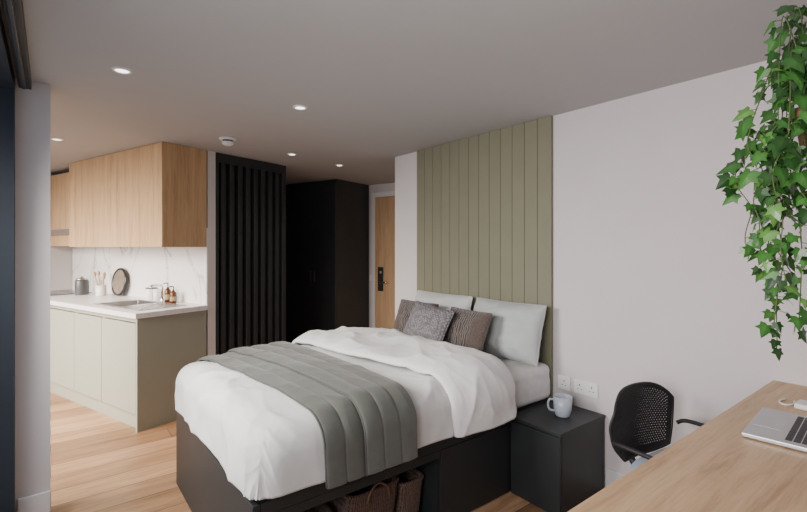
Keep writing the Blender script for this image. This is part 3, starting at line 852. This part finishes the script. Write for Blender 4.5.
boxes('seat_pan', [((-0.19, -0.12, 0.400), (0.19, 0.20, 0.429))], M_BPLAST, CF, ch, bevel=0.008)
tube('back_support', smoothpts([(0, -0.05, 0.39), (0, -0.18, 0.39), (0, -0.242, 0.43), (0, -0.250, 0.52), (0, -0.252, 0.62)]), 0.016, M_BPLAST, CF, ch)
for sx in (-1, 1):
    tube('armrest', smoothpts([(sx * 0.17, 0.03, 0.415), (sx * 0.25, 0.03, 0.418), (sx * 0.268, 0.03, 0.45), (sx * 0.268, 0.02, 0.575)]), 0.010, M_BPLAST, CF, ch)
    tube('arm_pad', smoothpts([(sx * 0.240, -0.160, 0.575), (sx * 0.262, -0.135, 0.588), (sx * 0.268, -0.06, 0.592), (sx * 0.268, 0.04, 0.592), (sx * 0.262, 0.13, 0.587)]), 0.0095, M_BPLAST, CF, ch, 10)
tube('gas_column', [(0, 0, 0.10), (0, 0, 0.40)], 0.024, M_BPLAST, CF, ch, 16)
for i in range(5):
    a = i * 2 * math.pi / 5 + 0.3; c, s = math.cos(a), math.sin(a)
    tube('leg', [(0, 0, 0.12), (c * 0.12, s * 0.12, 0.105), (c * 0.27, s * 0.27, 0.075)], [0.024, 0.02, 0.013], M_BPLAST, CF, ch)
    V, F = tube_vf([(c * 0.27 - s * 0.02, s * 0.27 + c * 0.02, 0.029), (c * 0.27 + s * 0.02, s * 0.27 - c * 0.02, 0.029)], 0.028, 16)
    mk('caster', V, F, M_BPLAST, CF, ch, smooth=False)
    tube('caster_stem', [(c * 0.27, s * 0.27, 0.05), (c * 0.27, s * 0.27, 0.078)], 0.007, M_BPLAST, CF, ch)

# ---------------------------------------------------------------- hanging ivy
PC = Vector((1.635, 0.258, 0))
PZ = 1.68
iv = thing('hanging_ivy', (PC.x, PC.y, PZ), 'trailing green ivy in a brown pot hung from the ceiling', 'hanging plant')
lathe('pot', [(0, 0), (0.045, 0), (0.050, 0.005), (0.062, 0.10), (0.070, 0.10), (0.072, 0.125), (0.064, 0.125), (0.060, 0.105), (0.0, 0.105)], M_TERRA, parent=iv, at=(PC.x, PC.y, PZ))
lathe('soil', [(0, 0.112), (0.060, 0.110)][::-1], M_SOIL, parent=iv, at=(PC.x, PC.y, PZ))
ropeV, ropeF = [], []
for i in range(3):
    a = i * 2.094 + 0.4
    v, f = tube_vf([(PC.x + 0.069 * math.cos(a), PC.y + 0.069 * math.sin(a), PZ + 0.12), (PC.x, PC.y, PZ + 0.45), (PC.x, PC.y, H - 0.02)], 0.002, 6)
    k = len(ropeV); ropeV += v; ropeF += [tuple(q + k for q in t) for t in f]
mk('rope', ropeV, ropeF, M_ROPE, parent=iv, smooth=True)
lathe('ceiling_hook', [(0, -0.03), (0.005, -0.028), (0.005, -0.006), (0.018, -0.004), (0.018, -0.0005), (0, -0.0005)], M_WPLAST, parent=iv, at=(PC.x, PC.y, H))

LR = Vector((-0.788, 0.6157, 0))
LFW = Vector((0.6157, 0.788, 0))
out_half = [(0.0, 0.0), (0.13, -0.13), (0.40, -0.14), (0.36, 0.12), (0.56, 0.36), (0.27, 0.42), (0.17, 0.66), (0.0, 1.0)]
leaf_outline = out_half + [(-x, y) for x, y in out_half[-2:0:-1]]
LV, LFc, LC = [], [], []
VV, VF = [], []
def add_leaf(p, d, nrm, size):
    d = d.normalized(); nrm = (nrm - d * nrm.dot(d)).normalized(); sx = d.cross(nrm)
    k = len(LV); g = random.random() ** 1.2
    c = (0.012 + 0.036 * g, 0.043 + 0.118 * g, 0.010 + 0.018 * g)
    if random.random() < 0.12: c = (0.085, 0.21, 0.042)
    fold = random.uniform(0.1, 0.4); curl = random.uniform(0.0, 0.35)
    LV.append(tuple(p + d * 0.30 * size)); LC.append(tuple(q * 1.5 for q in c))
    for x, y in leaf_outline:
        h_ = -fold * abs(x) - curl * max(0, y - 0.3) ** 2
        LV.append(tuple(p + (sx * x + d * y + nrm * h_) * size)); LC.append(c)
    n = len(leaf_outline)
    for i in range(n): LFc.append((k, k + 1 + i, k + 1 + (i + 1) % n))
def strand(ang_dir, spread, bump, length, seed, leafsize=0.051, skip=0.15):
    P = []
    n = max(8, int((length + bump * 2 + spread) / 0.019))
    for i in range(n + 1):
        t = i / n
        r_ = 0.03 + spread * min(1, t / 0.35) ** 0.7
        z = PZ + 0.13 + bump * math.sin(math.pi * min(1, t / 0.36)) - (length * max(0, (t - 0.18) / 0.82) ** 1.1)
        sway = Vector((noise.noise(Vector((t * 4, seed, 0))), noise.noise(Vector((t * 4, seed, 5))), 0)) * 0.05 * min(1, t * 2)
        P.append(Vector((PC.x, PC.y, z)) + ang_dir * r_ + sway)
    v, f = tube_vf(P, 0.0015, 5); k = len(VV); VV.extend(v); VF.extend([tuple(q + k for q in t) for t in f])
    for i in range(3, n + 1):
        if i < n - 3 and random.random() < skip + 0.10 * (i / n > 0.6): continue
        side = random.uniform(0, 6.283)
        out = Vector((math.cos(side), math.sin(side), random.uniform(-0.6, 0.5)))
        stem_end = P[i] + out * random.uniform(0.008, 0.032) * (0.3 if i > n - 2 else 1)
        v, f = tube_vf([P[i], stem_end], 0.0009, 4); k = len(VV); VV.extend(v); VF.extend([tuple(q + k for q in t) for t in f])
        dirn = out * 0.6 + Vector((0, 0, -1.0)) + Vector((random.uniform(-.55, .55), random.uniform(-.55, .55), random.uniform(-.3, .35)))
        nrm = -LFW * 0.85 + out * 0.95 + Vector((random.uniform(-.65, .65), random.uniform(-.65, .65), 0.5))
        add_leaf(stem_end, dirn, nrm, leafsize * random.uniform(0.5, 1.15) * (1.0 if i < n * 0.75 else 0.75))
def dirof(lat, fw):
    return (LR * lat + LFW * fw).normalized()
specs = [
    (1.0, 0.1, 0.15, 0.11, 0.38), (1.0, -0.3, 0.13, 0.14, 0.48), (0.9, 0.5, 0.14, 0.08, 0.40), (1.0, 0.0, 0.10, 0.10, 0.60),
    (0.8, -0.6, 0.08, 0.16, 0.42), (0.6, 0.8, 0.11, 0.15, 0.50), (1.0, 0.2, 0.07, 0.05, 0.66), (0.8, -0.2, 0.05, 0.16, 0.60),
    (0.1, 1.0, 0.08, 0.22, 0.50), (0.0, -1.0, 0.08, 0.18, 0.40), (-0.6, 0.4, 0.10, 0.22, 0.45), (-0.7, -0.6, 0.09, 0.18, 0.42),
    (-1.0, 0.0, 0.14, 0.18, 0.45), (0.3, -0.9, 0.06, 0.20, 0.36), (0.9, 0.0, 0.12, 0.24, 0.24), (0.5, 0.3, 0.05, 0.28, 0.26),
    (0.1, -0.6, 0.05, 0.26, 0.26), (-0.5, 0.1, 0.07, 0.27, 0.24), (0.5, -0.8, 0.065, 0.03, 0.20), (-0.3, -0.9, 0.065, 0.03, 0.22),
    (0.1, -1.0, 0.07, 0.02, 0.24), (0.9, -0.5, 0.07, 0.02, 0.22)]
for i, (a, b, sp_, bu, ln) in enumerate(specs):
    strand(dirof(a, b), sp_, bu, ln, i * 3.7, skip=0.0 if i >= 18 else 0.20)
mk('vines', VV, VF, M_VINE, parent=iv, smooth=True)
lo_ = mk('leaves', LV, LFc, M_LEAF, parent=iv)
ca = lo_.data.color_attributes.new('Col', 'FLOAT_COLOR', 'POINT')
for i, c in enumerate(LC): ca.data[i].color = (c[0], c[1], c[2], 1)

# ---------------------------------------------------------------- lights
def area(name, frame, sx, sy, e, col, spread=180):
    L = bpy.data.lights.new(name, 'AREA'); L.shape = 'RECTANGLE'; L.size = sx; L.size_y = sy; L.energy = e; L.color = col
    L.spread = rad(spread)
    o = bpy.data.objects.new(name, L); COL.objects.link(o); o.matrix_basis = frame
    return o
Rx = Matrix.Rotation(rad(-90), 4, 'Y')
area('daylight_window', Matrix.Translation((-0.6, 0.45, 1.50)) @ Rx, 1.1, 1.2, 42, (1.0, 0.925, 0.90), 130)
area('daylight_window_far', Matrix.Translation((-0.7, 2.25, 1.75)) @ Matrix.Rotation(rad(-58), 4, 'Y'), 0.7, 1.0, 36, (1.0, 0.95, 0.90), 95)
area('daylight_kitchen', K @ Matrix.Translation((-1.95, 1.0, 1.6)) @ Matrix.Rotation(rad(-60), 4, 'Y'), 1.4, 2.8, 135, (1.0, 0.88, 0.75), 85)
w = bpy.data.worlds.new('sky'); SC.world = w; w.use_nodes = True
bg = w.node_tree.nodes['Background']; bg.inputs[0].default_value = (0.68, 0.81, 1.0, 1); bg.inputs[1].default_value = 0.75

# ---------------------------------------------------------------- camera
cam = bpy.data.cameras.new('camera'); cam.sensor_width = 36; cam.lens = 452 / 807 * 36
cam.shift_y = -9 / 807; cam.clip_start = 0.02
co = bpy.data.objects.new('camera', cam); COL.objects.link(co)
co.location = (0, 0, 1.43); co.rotation_euler = (math.pi / 2, 0, rad(-38))
SC.camera = co
